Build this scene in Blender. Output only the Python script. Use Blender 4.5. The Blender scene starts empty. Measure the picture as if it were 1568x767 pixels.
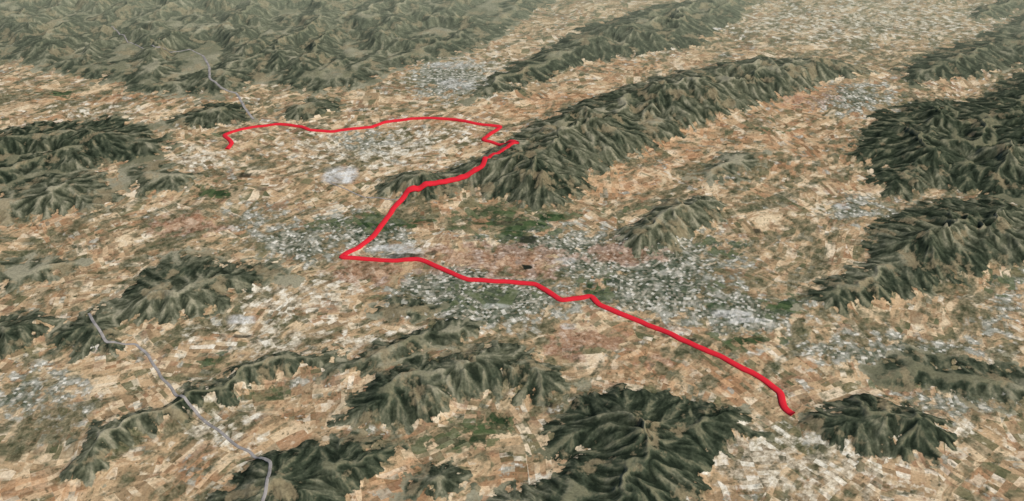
import bpy, math, numpy as np, time
T0=time.time()
F=np.float32
# ------------------------------------------------------------------ scene / camera
sc=bpy.context.scene
sc.view_settings.view_transform='Standard'; sc.view_settings.look='None'; sc.view_settings.exposure=0
CAMH=20.0; PITCH=math.radians(34.0); HT=math.tan(math.radians(30))
cam_d=bpy.data.cameras.new("camera"); cam=bpy.data.objects.new("camera",cam_d); sc.collection.objects.link(cam)
cam_d.sensor_width=36; cam_d.lens=18/HT; cam_d.clip_end=3000; cam_d.clip_start=0.1
cam.location=(0,0,CAMH); cam.rotation_euler=(math.radians(90)-PITCH,0,0); sc.camera=cam
def sight(u,v,z=0.0):
    a=(u-784)/784*HT; b=(383.5-v)/784*HT
    dx=a; dy=math.cos(PITCH)+b*math.sin(PITCH); dz=-math.sin(PITCH)+b*math.cos(PITCH)
    t=(z-CAMH)/dz
    return (dx*t,dy*t)
# ------------------------------------------------------------------ noise
def hsh(ix,iy,seed):
    a=ix.astype(np.int64).astype(np.uint32); b=iy.astype(np.int64).astype(np.uint32)
    h=a*np.uint32(374761393)+b*np.uint32(668265263)+np.uint32((seed*1442695041)&0xffffffff)
    h=(h^(h>>np.uint32(13)))*np.uint32(1274126177); h=(h^(h>>np.uint32(15)))*np.uint32(2246822519)
    h=h^(h>>np.uint32(16))
    return h.astype(F)*F(1/4294967296.0)
def perlin(x,y,seed=0):
    ix=np.floor(x); iy=np.floor(y); fx=(x-ix).astype(F); fy=(y-iy).astype(F)
    ux=fx*fx*fx*(fx*(fx*6-15)+10); uy=fy*fy*fy*(fy*(fy*6-15)+10)
    def g(ox,oy):
        a=hsh(ix+ox,iy+oy,seed)*F(6.2831853)
        return np.cos(a)*(fx-ox)+np.sin(a)*(fy-oy)
    a=g(0,0);b=g(1,0);c=g(0,1);d=g(1,1)
    return ((a+(b-a)*ux)*(1-uy)+(c+(d-c)*ux)*uy)*F(1.5)
def fbm(x,y,o,seed=0,r=0.5):
    s=0;a=1.0
    for i in range(o):
        s=s+a*perlin(x,y,seed+i*17)
        x,y=(x*1.62+y*1.22+11.3),(y*1.62-x*1.22-7.7); a*=r
    return s
def ero(px,py,dx,dy,seed):
    ix=np.floor(px); iy=np.floor(py); fx=px-ix; fy=py-iy
    va=np.zeros_like(px);vx=np.zeros_like(px);vy=np.zeros_like(px);wt=np.zeros_like(px)
    for i in (-1,0,1):
        for j in (-1,0,1):
            hx=hsh(ix+i,iy+j,seed); hy=hsh(ix+i,iy+j,seed+91)
            qx=fx-i-hx; qy=fy-j-hy
            w=np.exp(-2*(qx*qx+qy*qy)); m=(qx*dx+qy*dy)*F(6.2831853)
            s=-np.sin(m)*w
            va+=np.cos(m)*w; vx+=s*dx; vy+=s*dy; wt+=w
    wt+=1e-5
    return va/wt,vx/wt,vy/wt
def sst(a,b,x):
    t=np.clip((x-a)/(b-a),0,1); return t*t*(3-2*t)
# ------------------------------------------------------------------ coarse survey grid
X0,X1,Y0,Y1,S=-84.0,84.0,-2.0,112.0,0.15
gx=np.arange(X0,X1,S).astype(F); gy=np.arange(Y0,Y1,S).astype(F)
NX,NY=len(gx),len(gy)
GX,GY=np.meshgrid(gx,gy)
def sdf_poly(pts,mg):
    P=np.array(pts); a0=P.min(0)-mg; a1=P.max(0)+mg
    i0=int(max(0,(a0[0]-X0)/S)); i1=int(min(NX,(a1[0]-X0)/S+1)); j0=int(max(0,(a0[1]-Y0)/S)); j1=int(min(NY,(a1[1]-Y0)/S+1))
    x=GX[j0:j1,i0:i1]; y=GY[j0:j1,i0:i1]
    d=np.full(x.shape,1e9,F); ins=np.zeros(x.shape,bool)
    n=len(P)
    for k in range(n):
        ax,ay=P[k]; bx,by=P[(k+1)%n]
        ex,ey=bx-ax,by-ay
        t=np.clip(((x-ax)*ex+(y-ay)*ey)/(ex*ex+ey*ey+1e-9),0,1)
        d=np.minimum(d,(x-ax-t*ex)**2+(y-ay-t*ey)**2)
        c=((ay>y)!=(by>y))&(x<(bx-ax)*(y-ay)/(by-ay+1e-12)+ax)
        ins^=c
    d=np.sqrt(d)
    return (slice(j0,j1),slice(i0,i1)),np.where(ins,d,-d)
# (outline, height, darkness)
HILLS=[
([(-300,-40),(870,-40),(850,0),(800,25),(760,60),(690,85),(600,105),(560,130),(480,140),(400,122),(330,150),(200,140),(190,125),(100,112),(0,90),(-300,100)],.35,.6),
([(250,192),(300,165),(370,158),(385,183),(300,196)],.33,.6),
([(430,182),(430,166),(480,150),(518,155),(510,172),(470,183)],.38,.3),
([(-150,200),(0,205),(60,190),(180,180),(240,200),(262,220),(230,245),(150,255),(60,275),(0,290),(-150,290)],.45,.8),
([(-150,290),(0,296),(70,264),(150,266),(190,290),(150,320),(60,335),(0,345),(-150,350)],.4,.1),
([(195,262),(240,250),(292,265),(285,285),(230,296),(193,287)],.25,.1),
([(720,155),(745,122),(830,80),(900,40),(990,15),(1100,-5),(1150,5),(1130,30),(1060,70),(980,85),(900,95),(840,120),(770,140)],.7,.75),
([(575,300),(580,282),(600,272),(690,262),(760,228),(800,198),(850,175),(960,130),(1060,108),(1150,92),(1280,92),(1330,108),(1260,130),(1200,150),(1120,172),(1040,205),(960,245),(915,268),(885,305),(810,322),(770,303),(720,295),(650,305)],.95,.4),
([(1310,215),(1340,180),(1400,150),(1480,160),(1568,110),(1750,80),(1750,320),(1568,315),(1500,300),(1440,285),(1360,305),(1330,280),(1350,260),(1310,240)],.75,1.0),
([(1370,110),(1420,85),(1500,55),(1568,20),(1700,0),(1700,80),(1568,100),(1480,120),(1400,130)],.5,.75),
([(1480,20),(1568,-10),(1700,-40),(1700,0),(1568,15),(1500,35)],.4,.7),
([(1325,385),(1350,335),(1400,315),(1500,305),(1568,315),(1750,310),(1750,400),(1568,405),(1500,415),(1440,440),(1350,452),(1290,475),(1230,472),(1260,435),(1320,412)],.68,.65),
([(948,370),(970,340),(1030,312),(1100,305),(1112,320),(1080,348),(1030,378),(990,385)],.6,-.05),
([(1330,560),(1400,545),(1500,560),(1700,575),(1700,620),(1500,612),(1440,590),(1360,585)],.15,.9),
([(1238,655),(1270,616),(1320,602),(1370,622),(1440,636),(1455,680),(1425,712),(1370,695),(1290,697)],.68,.75),
([(838,692),(845,640),(880,610),(960,597),(1030,603),(1060,624),(1140,630),(1155,658),(1095,695),(1065,767),(1000,830),(700,830),(750,760),(830,740),(905,705)],.68,.85),
([(510,650),(540,606),(570,578),(630,553),(730,531),(790,536),(820,553),(875,585),(830,617),(770,603),(700,617),(640,650),(560,663)],.6,.5),
([(500,575),(555,543),(620,516),(700,492),(742,497),(700,525),(600,560),(560,580)],.33,.45),
([(120,715),(105,685),(180,643),(250,613),(330,583),(400,553),(480,537),(540,542),(480,567),(400,586),(340,611),(290,637),(220,666),(175,696),(140,740)],.42,.45),
([(290,830),(340,746),(400,706),(480,680),(560,676),(608,692),(590,724),(530,754),(500,830)],.6,.8),
([(615,760),(640,727),(690,717),(724,737),(690,764),(650,770)],.27,.5),
([(165,474),(200,432),(250,402),(310,390),(350,405),(420,405),(445,427),(370,445),(330,475),(260,493),(210,492)],.42,.4),
([(75,524),(100,490),(150,475),(195,490),(180,533),(110,545)],.33,.5),
([(-100,490),(40,480),(84,490),(40,533),(-100,548)],.33,.5),
([(-100,400),(50,395),(130,402),(80,432),(-100,447)],.25,.1),
([(575,474),(620,460),(675,475),(640,493),(590,490)],.2,.35),
([(1060,272),(1120,235),(1172,240),(1150,265),(1080,277)],.2,.0),
]
SD=np.full(GX.shape,-2.0,F); HB=np.zeros(GX.shape,F); DK=np.zeros(GX.shape,F)
wv=1.1*fbm(GX*.15,GY*.15,4,601)
CR=1-2.2*np.abs(perlin((GX+GY)*.11+wv*.6,(GY-GX)*.20+wv,611))-1.0*np.abs(perlin((GX+GY)*.28+wv,(GY-GX)*.46+wv,612))
CR2=perlin((GX+GY)*.22+wv*.4,(GY-GX)*.55+wv,613)+.5*perlin((GX+GY)*.6,(GY-GX)*.8+wv,614)
for pts,H,dk in HILLS:
    P=[sight(u,v) for u,v in pts]
    sl,d=sdf_poly(P,2.0)
    SD[sl]=np.maximum(SD[sl],np.maximum(d,-2.0))
    W=min(d.max(),2.8)
    t=np.clip((d+.15)/W,0,1); h=H*(.4*t+.6*np.sin(t*1.5708))
    h=h*(.92+.42*CR2[sl])+sst(.5,3.5,d)*.58*(CR[sl]-.35)
    HB[sl]=np.maximum(HB[sl],h)
    DK[sl]=np.maximum(DK[sl],dk*sst(-1.0,0.0,d))
edge=np.abs(GX)-(8+0.66*GY)
wild=fbm(GX*.09,GY*.09,3,77)
o=sst(0,6,edge)
SDo=(wild-.05)*5
SD=SD*(1-o)+np.clip(SDo,-2,3)*o; HB=HB*(1-o)+np.clip(SDo,0,1.2)*o*.6; DK=DK*(1-o)+.6*o
def blur(A,n):
    for _ in range(n):
        B=A.copy(); B[1:-1]=(A[:-2]+2*A[1:-1]+A[2:])/4; A=B.copy(); A[:,1:-1]=(B[:,:-2]+2*B[:,1:-1]+B[:,2:])/4
    return A
HB=blur(HB,4)
Gs=blur(HB,8); DYg,DXg=np.gradient(Gs,S)
TINT={
'urban':[(740,460,130,36,1.2),(700,430,80,20,1.1),(980,400,150,50,.95),(860,375,120,30,.9),(460,370,70,30,.9),(1130,480,110,26,1),(30,610,60,30,.7),(1010,440,120,40,1),(520,340,60,20,.7),(560,360,70,26,1),(1340,535,160,22,.7),(1470,610,100,30,.6),(1310,320,50,25,.7),(1310,150,70,25,.7),(230,450,40,20,.4),(80,600,70,60,.4),(640,440,50,18,1),(1540,470,40,90,.4),(400,340,70,40,.45),(1270,660,50,25,.4),(690,120,60,30,.9),(560,215,60,20,.5)],
'pale':[(700,118,75,34,1),(560,225,130,30,.8),(640,210,100,25,.6),(500,440,70,18,.7),(700,60,60,20,.4),(1320,150,50,20,.7),(1300,318,50,18,.7),(1330,30,260,40,.55),(300,240,60,20,.6),(1150,700,80,60,.9),(1250,720,140,50,.75),(620,382,60,14,.9),(1130,490,60,16,.8),(450,460,90,40,.6),(330,640,60,60,.6),(560,520,60,20,.5),(1180,480,50,18,.6),(1450,650,60,40,.6),(870,350,60,15,.5),(800,470,60,20,.6),(400,520,120,35,.6),(150,170,120,20,.4),(830,745,40,25,.9),(950,80,120,14,.4)],
'orange':[(1230,140,85,32,1),(860,150,80,18,.9),(800,172,60,14,.8),(1040,215,130,40,.6),(950,275,80,30,.7),(60,752,90,25,.9),(620,740,70,40,.8),(1000,560,80,30,.7),(1110,590,60,25,.6),(150,150,130,15,.5),(760,575,60,30,.4),(60,340,80,20,.5),(680,325,90,20,.4),(960,100,120,15,.5),(620,100,70,15,.4),(640,350,60,10,.4),(300,730,60,40,.5),(450,620,60,30,.4),(1230,230,90,40,.5),(700,290,60,10,.3),(100,390,60,10,.6),(950,660,50,25,.7),(760,720,60,30,.4)],
'red':[(760,395,110,22,1.2),(720,385,60,14,.8),(950,387,55,15,1.1),(290,345,55,14,1),(560,415,50,16,1.4),(905,522,60,18,1.1),(845,528,30,14,1),(980,665,60,20,.5),(820,420,60,12,.8),(1230,150,60,20,.5),(1000,560,60,20,.5)],
'green':[(330,297,26,9,1.2),(845,332,40,10,1.2),(805,345,50,12,1.1),(95,143,20,7,1),(330,205,22,5,.9),(745,655,50,20,1.2),(690,675,50,12,.9),(650,685,40,10,.8),(560,340,80,10,1.1),(1200,470,34,16,1),(790,365,50,9,1),(920,445,30,20,1.1),(1140,520,60,12,1),(420,605,50,12,.6),(330,550,40,10,.6),(560,700,60,10,.5),(1180,200,30,8,.5),(1110,380,40,14,.7),(760,450,60,16,1),(1540,420,40,40,.5),(770,330,90,16,.9),(1430,480,40,14,.5),(960,320,60,12,.4),(600,345,60,8,1.1),(1400,575,70,18,.9),(1080,440,60,14,.5),(690,470,50,10,.9)],
'olive':[(1480,450,100,50,1),(1400,540,150,25,.8),(1150,255,150,50,.7),(1200,330,130,60,.8),(250,330,180,35,.8),(400,330,90,30,.7),(1050,150,100,30,.4),(1540,600,80,50,1),(900,450,80,30,.6),(650,320,120,20,.5),(200,360,160,40,.8),(50,380,100,30,.9),(1250,500,150,40,.8),(420,250,90,22,.9),(600,240,120,30,.8),(650,670,90,40,.7),(1180,430,100,40,.9),(330,500,100,40,.4),(680,330,140,30,.8),(420,380,90,30,1),(860,590,60,40,.6),(60,640,80,60,.6),(850,500,200,40,.6),(60,150,120,30,.6),(480,130,90,20,.5),(730,180,90,30,.5),(1400,230,120,60,.4),(1300,60,250,30,.7),(1500,280,60,40,.4),(130,460,100,30,.5)],
}
def tint(lst):
    A=np.zeros(GX.shape,F)
    for u,v,ru,rv,w in lst:
        c=sight(u,v); e=sight(u+ru,v); a=sight(u,v-rv); b=sight(u,v+rv)
        rx=abs(e[0]-c[0])*.95; ry=abs(a[1]-b[1])*.5*.95; sk=c[0]/c[1]
        x=(GX-c[0])-(GY-c[1])*sk
        A=np.maximum(A,w*np.exp(-((x/rx)**2+((GY-c[1])/ry)**2)))
    return A
TG={k:tint(v) for k,v in TINT.items()}
print('coarse',time.time()-T0)
def samp(A,x,y):
    fx=np.clip((x-X0)/S,0,NX-1.001); fy=np.clip((y-Y0)/S,0,NY-1.001)
    i=fx.astype(np.int32); j=fy.astype(np.int32); fx=(fx-i).astype(F); fy=(fy-j).astype(F)
    return (A[j,i]*(1-fx)+A[j,i+1]*fx)*(1-fy)+(A[j+1,i]*(1-fx)+A[j+1,i+1]*fx)*fy
def terrain(x,y,full=False):
    x=x.astype(F); y=y.astype(F)
    wx=.40*fbm(x*.7,y*.7,3,31); wy=.40*fbm(x*.7+40,y*.7,3,53)
    X=x+wx; Y=y+wy
    hb=samp(HB,X,Y); sd=samp(SD,X,Y); gxx=samp(DXg,X,Y); gyy=samp(DYg,X,Y)
    g=np.sqrt(gxx**2+gyy**2)+1e-5
    k=np.minimum(1,g*6)/g
    dx=-gyy*k; dy=gxx*k
    act=sd>-1.2
    e=np.zeros_like(hb); e2=np.zeros_like(hb)
    xa,ya,dxa,dya=x[act],y[act],dx[act],dy[act]
    ea=np.zeros_like(xa); hx=np.zeros_like(xa); hy=np.zeros_like(xa); a=1.0; f=.9; fi=np.zeros_like(xa)
    for o_ in range(5):
        ddx=dxa-hy*.75; ddy=dya+hx*.75
        v,vx,vy=ero(xa*f,ya*f,ddx,ddy,200+o_)
        ea+=a*v; hx+=a*vx; hy+=a*vy
        if o_>=1: fi+=a*v*1.9
        a*=.56; f*=1.9
    e[act]=ea; e2[act]=fi
    am=sst(-.6,.7,sd)
    base=.09*fbm(x*.25,y*.25,3,9)+.012*fbm(x*1.6,y*1.6,3,19)
    vary=.75+.5*fbm(x*.5,y*.5,2,711)
    h=hb+e*am*vary*.078*(.45+np.clip(hb,0,1.0))+base+.014*am*fbm(x*2.2,y*2.2,3,3)
    if not full: return h
    n=fbm(x*1.8,y*1.8,5,63,.6)
    vg=sst(-.16,.16,sd+.34*e*sst(-1,.2,sd)+.38*n+.08)
    return h,vg,e,e2,X,Y,sd
# ------------------------------------------------------------------ terrain sheet
rows=np.concatenate([np.linspace(-120,11,24)[:-1],np.exp(np.linspace(math.log(11),math.log(82),1200)),np.exp(np.linspace(math.log(83),math.log(1500),30))])
cu=np.linspace(-1,1,1400); ext=np.array([1.05,1.12,1.25,1.45,1.8,2.4,3.5,6,12])
cols=np.concatenate([-ext[::-1],cu,ext])
R,C=len(rows),len(cols)
YY=np.repeat(rows[:,None],C,1); XX=cols[None,:]*(4+0.60*np.abs(YY))
x=XX.ravel().astype(F); y=YY.ravel().astype(F)
h,vg,er,er2,WX,WY,sd=terrain(x,y,True)
print('terrain',time.time()-T0)
co=np.empty((R*C,3),F); co[:,0]=x; co[:,1]=y; co[:,2]=h
me=bpy.data.meshes.new("terrain")
me.vertices.add(R*C); me.vertices.foreach_set("co",co.ravel())
i=np.arange(R-1)[:,None]*C+np.arange(C-1)[None,:]
q=np.stack([i,i+1,i+C+1,i+C],-1).reshape(-1,4).astype(np.int32)
nf=len(q)
me.loops.add(nf*4); me.loops.foreach_set("vertex_index",q.ravel())
me.polygons.add(nf); me.polygons.foreach_set("loop_start",np.arange(0,nf*4,4,dtype=np.int32))
me.polygons.foreach_set("use_smooth",np.ones(nf,bool))
me.update()
ter=bpy.data.objects.new("terrain",me); sc.collection.objects.link(ter)
def attr(name,v):
    a=me.attributes.new(name,'FLOAT','POINT'); a.data.foreach_set("value",np.ascontiguousarray(v,dtype=F))
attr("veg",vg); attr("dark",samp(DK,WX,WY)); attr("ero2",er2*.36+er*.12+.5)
def un(f,o,seed,r=.65):
    n=fbm(x*f,y*f,o,seed,r)
    s=math.sqrt(sum(r**(2*k) for k in range(o)))*.36
    return n/s
pw=np.zeros((R*C,3),F)
pw[:,0]=x+.12*fbm(x*.6,y*.6,2,301); pw[:,1]=y+.12*fbm(x*.6+50,y*.6,2,331)
a_=me.attributes.new("survey",'FLOAT_VECTOR','POINT'); a_.data.foreach_set("vector",pw.ravel())
attr("n_a",un(.8,5,411,.6))
attr("n_b",un(1.9,5,421,.62))
attr("n_c",un(3.4,4,431,.8))
attr("n_d",un(.45,6,441,.66))
bw=.5*fbm(x*.3,y*.3,3,501)
ba=(x+y)*.16; bb=(y-x)*.6+bw
attr("n_s",(perlin(ba,bb,511)+.7*perlin(ba*2.1,bb*2.1,512)+.5*perlin(ba*4.3,bb*4.3,513)+.4*perlin(ba*9,bb*9,514))/.5)
attr("ridge",np.abs(fbm(x*.5,y*.5,5,451,.5)))
for k in TG: attr(k,samp(TG[k],x+(WX-x)*1.2,y+(WY-y)*1.2))
def spots(L,soft=.25):
    A=np.zeros(R*C,F)
    jx=x+.08*perlin(x*3,y*3,8); jy=y+.08*perlin(x*3,y*3,9)
    for u,v,ru,rv,w in L:
        c=sight(u,v); e=sight(u+ru,v); a=sight(u,v-rv); b=sight(u,v+rv)
        rx=abs(e[0]-c[0]); ry=abs(a[1]-b[1])*.5; sk=c[0]/c[1]+((u*7+v*3)%11-5)*.12
        m=(np.abs(jx-c[0])<rx*2.6)&(np.abs(jy-c[1])<ry*2)
        X_=(jx[m]-c[0]-(jy[m]-c[1])*sk)/rx; Y_=(jy[m]-c[1])/ry
        A[m]=np.maximum(A[m],w*(1-sst(1-soft,1+soft,(np.abs(X_)**4+np.abs(Y_)**4)**.25)))
    return A
attr("white",spots([(521,268,24,12,.95),(370,488,20,6,.8),(135,532,20,8,.8),(600,378,30,5,.7),(625,384,22,4,.7),(1095,43,10,4,.9),(1120,482,28,5,.6),(1145,492,26,4,.6),(1290,316,10,4,.6),(705,130,30,8,.4),(760,470,20,4,.4),(865,400,16,5,.5),(870,498,12,4,.6),(1120,272,9,4,.7),(690,100,30,5,.4)],.3))
attr("pond",spots([(806,408,7,3.5,1),(808,368,13,6,.85),(375,268,9,3.5,.85),(840,620,7,3,.9),(1160,352,6,3,.8),(370,515,14,3,.8),(400,290,8,3,.6),(1020,513,7,3,.7),(1060,520,6,3,.7),(620,392,28,4,.75),(660,388,10,3,.7),(770,342,20,3,.5)]))
attr("crop",spots([(845,332,20,6,.95),(818,343,18,4,.9),(790,349,16,4,.9),(740,343,24,3,.85),(788,358,20,4,.85),(762,640,20,9,.85),(738,658,18,7,.85),(715,672,16,5,.7),(335,298,18,7,.85),(315,294,12,5,.7),(1195,468,20,7,.85),(1220,480,14,4,.7),(1140,522,26,5,.85),(770,325,22,3,.7),(620,345,22,3,.85),(560,345,22,4,.9),(590,350,16,3,.8),(905,442,12,9,.85),(935,430,12,5,.85),(95,143,14,5,.8),(560,327,22,3,.75),(650,338,18,3,.8),(580,455,20,4,.7),(1095,470,16,5,.6),(690,690,18,5,.7),(330,552,22,5,.6),(415,605,20,5,.6),(845,590,14,6,.5),(480,350,14,3,.6),(700,350,18,3,.6),(1330,470,16,4,.5)],.12))
attr("far",sst(40,72,y))  # distance mask for the painted haze and the tan hill patches
print('attrs',time.time()-T0)
# ------------------------------------------------------------------ materials
def lin(c,k=1.0):
    r=[]
    for v in c:
        v/=255; r.append((v/12.92 if v<=.04045 else ((v+.055)/1.055)**2.4)*k)
    return (*r,1)
class NT:
    def __init__(s,name):
        s.m=bpy.data.materials.new(name); s.m.use_nodes=True; s.t=s.m.node_tree; s.t.nodes.clear(); s.c={}
    def n(s,typ,ins={},**kw):
        nd=s.t.nodes.new(typ)
        for k,v in kw.items(): setattr(nd,k,v)
        for k,v in ins.items():
            if isinstance(v,bpy.types.NodeSocket): s.t.links.new(v,nd.inputs[k])
            else: nd.inputs[k].default_value=v
        return nd
    def math(s,op,a,b=0.0,clamp=False): return s.n('ShaderNodeMath',{0:a,1:b},operation=op,use_clamp=clamp).outputs[0]
    def mix(s,f,a,b,bt='MIX'): return s.n('ShaderNodeMix',{0:f,6:a,7:b},data_type='RGBA',blend_type=bt).outputs[2]
    def att(s,name,o_='Fac'):
        if name not in s.c: s.c[name]=s.n('ShaderNodeAttribute',attribute_name=name).outputs[o_]
        return s.c[name]
    def noise(s,v,sc_,det=4,ro=.55):
        return s.n('ShaderNodeTexNoise',{'Vector':v,'Scale':sc_,'Detail':det,'Roughness':ro}).outputs[0]
    def mr(s,v,a,b,c=0.0,d=1.0):
        return s.n('ShaderNodeMapRange',{0:v,1:a,2:b,3:c,4:d},interpolation_type='LINEAR').outputs[0]
    def ramp(s,v,stops,const=False):
        nd=s.n('ShaderNodeValToRGB',{0:v}); cr=nd.color_ramp
        if const: cr.interpolation='CONSTANT'
        while len(cr.elements)<len(stops): cr.elements.new(1)
        for e,(p,c) in zip(cr.elements,stops): e.position=p; e.color=c
        return nd.outputs[0]
    def sramp(s,v,stops,const=False):
        return s.ramp(s.mr(v,-2,2),[((p+2)/4,c) for p,c in stops],const)
    def vm(s,op,a,b): return s.n('ShaderNodeVectorMath',{0:a,1:b},operation=op).outputs[0]
M=NT("terrain_ground")
A=M.att; ML=lambda a,b:M.math('MULTIPLY',a,b); AD=lambda a,b:M.math('ADD',a,b); SB=lambda a,b:M.math('SUBTRACT',a,b)
wp=A('survey','Vector')
vo=M.n('ShaderNodeTexVoronoi',{'Vector':wp,'Scale':.45},voronoi_dimensions='2D')
sep=M.n('ShaderNodeSeparateColor',{0:vo.outputs['Color']})
rot=M.n('ShaderNodeVectorRotate',{'Vector':wp,'Angle':ML(sep.outputs[0],3.14)},rotation_type='Z_AXIS').outputs[0]
def parcels(mul):
    fl=M.vm('FLOOR',M.vm('MULTIPLY',rot,mul),(0,0,0))
    w=M.n('ShaderNodeTexWhiteNoise',{'Vector':M.vm('ADD',fl,vo.outputs['Color'])},noise_dimensions='3D')
    return w.outputs['Value']
pv=parcels((1.0,2.5,1)); pv2=parcels((2.6,5.4,1)); pv3=parcels((10,8.5,1))
soil=M.sramp(A('n_s'),[(-1.5,lin((118,108,80))),(-.7,lin((160,136,104))),(0,lin((196,170,132))),(.7,lin((168,138,104))),(1.5,lin((214,192,156)))])
par=M.ramp(pv,[(0,lin((108,106,76))),(.13,lin((152,128,96))),(.3,lin((190,160,122))),(.5,lin((218,192,154))),(.66,lin((166,126,92))),(.78,lin((228,208,176))),(.9,lin((90,94,66))),(.95,lin((160,142,112)))],True)
par2=M.ramp(pv2,[(0,lin((76,82,56))),(.12,lin((134,112,84))),(.33,lin((186,156,120))),(.6,lin((212,188,152))),(.8,lin((156,120,90))),(.92,lin((236,222,198)))],True)
col=M.mix(ML(M.mr(A('n_d'),-1.1,.0),.8),soil,par)
col=M.mix(ML(M.mr(A('n_a'),-.5,.2),.72),col,par2)
col=M.mix(M.mr(AD(ML(A('n_b'),.6),ML(SB(pv2,.5),1.6)),.85,1.2,0,.55),col,lin((222,206,176)))
col=M.mix(M.mr(AD(ML(A('n_a'),.7),ML(SB(pv,.5),1.4)),.9,1.3,0,.55),col,lin((136,104,80)))
def tf(name,noise,amp,lo,hi,top):
    a=A(name); return M.mr(AD(a,ML(ML(noise,amp),M.mr(a,.03,.25))),lo,hi,0,top)
col=M.mix(tf('orange',A('n_a'),.25,.15,.65,.6),col,M.ramp(pv2,[(0,lin((140,100,72))),(.4,lin((194,146,104))),(.75,lin((208,170,130))),(.95,lin((118,100,72)))]))
scf=AD(AD(ML(A('n_b'),-.40),ML(A('n_s'),-.6)),AD(ML(A('olive'),1.0),ML(SB(pv2,.5),1.0)))
col=M.mix(M.mr(scf,.2,1.2,0,.85),col,M.sramp(A('n_c'),[(-1.4,lin((62,68,48))),(.2,lin((98,97,73))),(1.4,lin((134,124,96)))]))
col=M.mix(M.mr(A('n_c'),-1.0,-2.0,0,.7),col,lin((66,68,48)))
col=M.mix(M.mr(A('ridge'),.0,.022,.55,0),col,lin((84,86,62)))
col=M.mix(tf('pale',AD(A('n_b'),SB(pv2,.5)),.3,.25,.7,.8),col,M.sramp(AD(ML(A('n_c'),.6),ML(SB(pv2,.5),2.0)),[(-1.4,lin((96,94,76))),(-.5,lin((160,148,126))),(.3,lin((204,192,166))),(1.3,lin((236,228,208)))]))
ucol=M.ramp(pv3,[(0,lin((44,58,42))),(.22,lin((82,90,72))),(.42,lin((130,126,108))),(.6,lin((174,166,146))),(.74,lin((96,104,88))),(.88,lin((226,220,204)))],True)
ucol=M.mix(.42,ucol,M.sramp(A('n_b'),[(-1.3,lin((40,56,42))),(-.2,lin((104,108,90))),(.6,lin((156,152,134))),(1.5,lin((214,208,192)))]))
vil=M.mr(AD(A('n_a'),ML(A('n_b'),.6)),1.9,2.6,0,.8)
col=M.mix(M.math('MAXIMUM',tf('urban',A('n_b'),.24,.2,.5,.95),vil),col,ucol)
col=M.mix(tf('red',A('n_b'),.22,.25,.6,.6),col,M.sramp(AD(ML(A('n_c'),.7),SB(pv3,.5)),[(-1.4,lin((104,76,58))),(0,lin((156,114,90))),(1.3,lin((192,162,138)))]))
col=M.mix(tf('green',AD(A('n_b'),ML(SB(pv2,.5),2.0)),.34,.45,.7,.85),col,M.ramp(pv2,[(0,lin((42,56,38))),(.5,lin((62,76,50))),(.85,lin((94,102,70)))]))
col=M.mix(ML(A('crop'),M.mr(AD(ML(A('n_b'),.3),pv2),.12,.3,.35,1)),col,M.ramp(pv2,[(0,lin((34,50,32))),(.5,lin((48,66,40))),(.85,lin((74,90,56)))]))
col=M.mix(ML(A('white'),M.mr(A('n_c'),-1,.3,.45,1)),col,M.sramp(A('n_b'),[(-1,lin((174,170,162))),(1,lin((216,214,206)))]))
col=M.mix(A('pond'),col,lin((38,42,34)))
# hills
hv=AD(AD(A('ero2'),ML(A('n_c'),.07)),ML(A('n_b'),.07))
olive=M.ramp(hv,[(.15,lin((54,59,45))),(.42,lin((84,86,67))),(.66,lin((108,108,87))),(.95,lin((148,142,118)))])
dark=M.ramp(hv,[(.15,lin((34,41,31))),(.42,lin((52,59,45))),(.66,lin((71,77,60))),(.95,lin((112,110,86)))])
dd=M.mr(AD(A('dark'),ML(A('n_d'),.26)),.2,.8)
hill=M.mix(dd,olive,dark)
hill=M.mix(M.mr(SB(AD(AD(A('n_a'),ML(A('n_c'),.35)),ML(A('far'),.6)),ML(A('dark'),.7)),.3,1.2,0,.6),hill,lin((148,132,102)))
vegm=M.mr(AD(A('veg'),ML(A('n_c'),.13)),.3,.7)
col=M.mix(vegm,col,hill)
col=M.mix(ML(A('far'),.55),col,lin((152,156,132)))  # aerial haze painted into the ground colour, paler with distance
gr=M.noise(wp,11,2,.7)
col=M.mix(1.0,col,M.ramp(gr,[(.3,(.74,.74,.74,1)),(.5,(.98,.98,.98,1)),(.7,(1.2,1.2,1.2,1))]),'MULTIPLY')
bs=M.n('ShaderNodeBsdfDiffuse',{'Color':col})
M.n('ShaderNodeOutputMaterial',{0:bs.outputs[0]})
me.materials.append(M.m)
def simple(name,c,v=.1,rough=.8):
    m=NT(name); g=m.n('ShaderNodeNewGeometry').outputs['Position']
    nn=m.noise(g,3,3,.6)
    cc=m.mix(m.mr(nn,.35,.65),tuple(k*(1-v) for k in c[:3])+(1,),tuple(min(1,k*(1+v)) for k in c[:3])+(1,))
    b=m.n('ShaderNodeBsdfPrincipled',{'Base Color':cc,'Roughness':rough,'Specular IOR Level':.1})
    m.n('ShaderNodeOutputMaterial',{0:b.outputs[0]}); return m.m
m_red=simple("red_route_paint",lin((212,40,52)),.03)
m_road=simple("worn_asphalt",lin((146,140,134)),.25)
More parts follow.
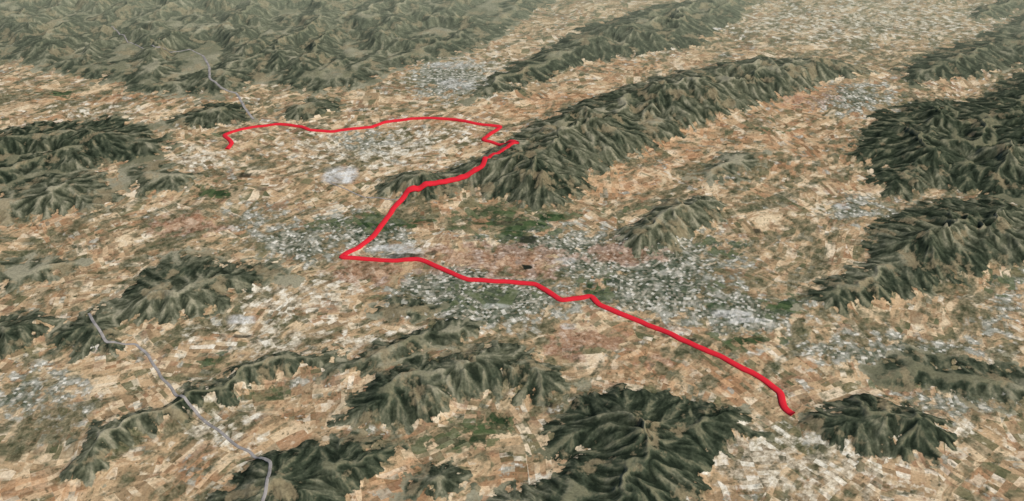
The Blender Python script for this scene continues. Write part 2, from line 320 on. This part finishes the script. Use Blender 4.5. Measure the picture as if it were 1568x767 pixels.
# ------------------------------------------------------------------ draped lines
def drape(name,pts,width,hgt,mat,jit=0.0,seed=1,step=.10):
    W=[]
    for u,v in pts:
        z=0.0
        for _ in range(8):
            p=sight(u,v,z); z=float(terrain(np.array([p[0]]),np.array([p[1]]))[0])*.5+z*.5
        W.append(sight(u,v,z))
    W=np.array(W); P=[]
    for a,b in zip(W[:-1],W[1:]):
        n=max(2,int(np.hypot(*(b-a))/step))
        for k in range(n): P.append(a+(b-a)*k/n)
    P.append(W[-1]); P=np.array(P)
    s=np.arange(len(P))*step
    P[:,0]+=jit*fbm(s*1.1,s*0+seed,3,seed); P[:,1]+=jit*fbm(s*1.1,s*0+seed+9,3,seed+4)
    for _ in range(2): P[1:-1]=(P[:-2]+2*P[1:-1]+P[2:])/4
    T=np.gradient(P,axis=0); T/=np.linalg.norm(T,axis=1)[:,None]+1e-9
    N=np.stack([-T[:,1],T[:,0]],1)
    prof=[(-1,-.6),(-1,.35),(-.7,.85),(0,1),(.7,.85),(1,.35),(1,-.6)]
    ver_=[]
    Z=terrain(P[:,0],P[:,1])
    for o_,zz in prof:
        q_=P+N*o_*width*.5
        zq=np.maximum(terrain(q_[:,0],q_[:,1]),Z)if zz>0 else Z
        ver_.append(np.column_stack([q_,zq+hgt*zz]))
    V=np.stack(ver_,1).reshape(-1,3); K=len(prof)
    fs=[]
    for i_ in range(len(P)-1):
        for k in range(K-1): fs.append((i_*K+k,i_*K+k+1,(i_+1)*K+k+1,(i_+1)*K+k))
    fs.append(tuple(range(K))); fs.append(tuple(((len(P)-1)*K+k) for k in range(K))[::-1])
    m=bpy.data.meshes.new(name); m.from_pydata(V.tolist(),[],fs); m.update(); m.materials.append(mat)
    for p in m.polygons: p.use_smooth=True
    ob=bpy.data.objects.new(name,m); sc.collection.objects.link(ob); return ob
route=bpy.data.objects.new("red_route_line",None); sc.collection.objects.link(route)
a=drape("thin_stretch",[(347,229),(356,219),(343,207),(362,200),(395,194),(425,190),(462,194),(476,200),(510,202),(545,197),(570,195),(590,187),(620,183),(650,181),(685,182),(730,190),(768,194),(752,205),(738,214),(752,218),(792,219)],.22,.07,m_red,.06,3)
b=drape("thick_stretch",[(793,219),(768,232),(745,245),(740,254),(712,271),(685,278),(650,283),(622,294),(605,315),(590,338),(572,362),(547,380),(522,394),(560,397),(600,400),(640,396),(676,412),(715,429),(765,431),(820,435),(843,449),(858,460),(885,457),(905,453),(915,467),(945,478),(970,488),(1015,507),(1058,527),(1100,545),(1135,563),(1165,578),(1195,600),(1200,625),(1213,634)],.24,.07,m_red,.06,7)
a.parent=route; b.parent=route
drape("road",[(310,85),(320,100),(322,120),(340,135),(362,142),(375,165),(388,183)],.13,.015,m_road,.05,11)
drape("road",[(135,480),(150,505),(165,525),(210,526),(232,550),(245,575),(268,603),(290,620),(340,665),(385,695),(415,708),(410,735),(403,767),(398,800)],.10,.015,m_road,.06,13)
drape("road",[(170,40),(195,62),(240,72),(290,75),(310,85)],.08,.015,m_road,.08,17)
drape("road",[(500,278),(530,290),(560,302),(620,308)],.06,.015,m_road,.05,19)
# ------------------------------------------------------------------ light
el=math.radians(53); az=math.radians(118)
w=bpy.data.worlds.new("World"); sc.world=w; w.use_nodes=True
nt=w.node_tree; bg=nt.nodes['Background']
sky=nt.nodes.new('ShaderNodeTexSky'); sky.sky_type='NISHITA'; sky.sun_disc=False; sky.sun_elevation=el; sky.sun_rotation=az
nt.links.new(sky.outputs[0],bg.inputs[0]); bg.inputs[1].default_value=.115
L=bpy.data.lights.new("sun",'SUN'); L.energy=3.2; L.angle=math.radians(.5); L.color=(1,.94,.83)
so=bpy.data.objects.new("sun",L); sc.collection.objects.link(so)
from mathutils import Vector
d=Vector((math.sin(az)*math.cos(el),math.cos(az)*math.cos(el),math.sin(el)))
so.rotation_euler=d.to_track_quat('Z','Y').to_euler()
print('done',time.time()-T0)
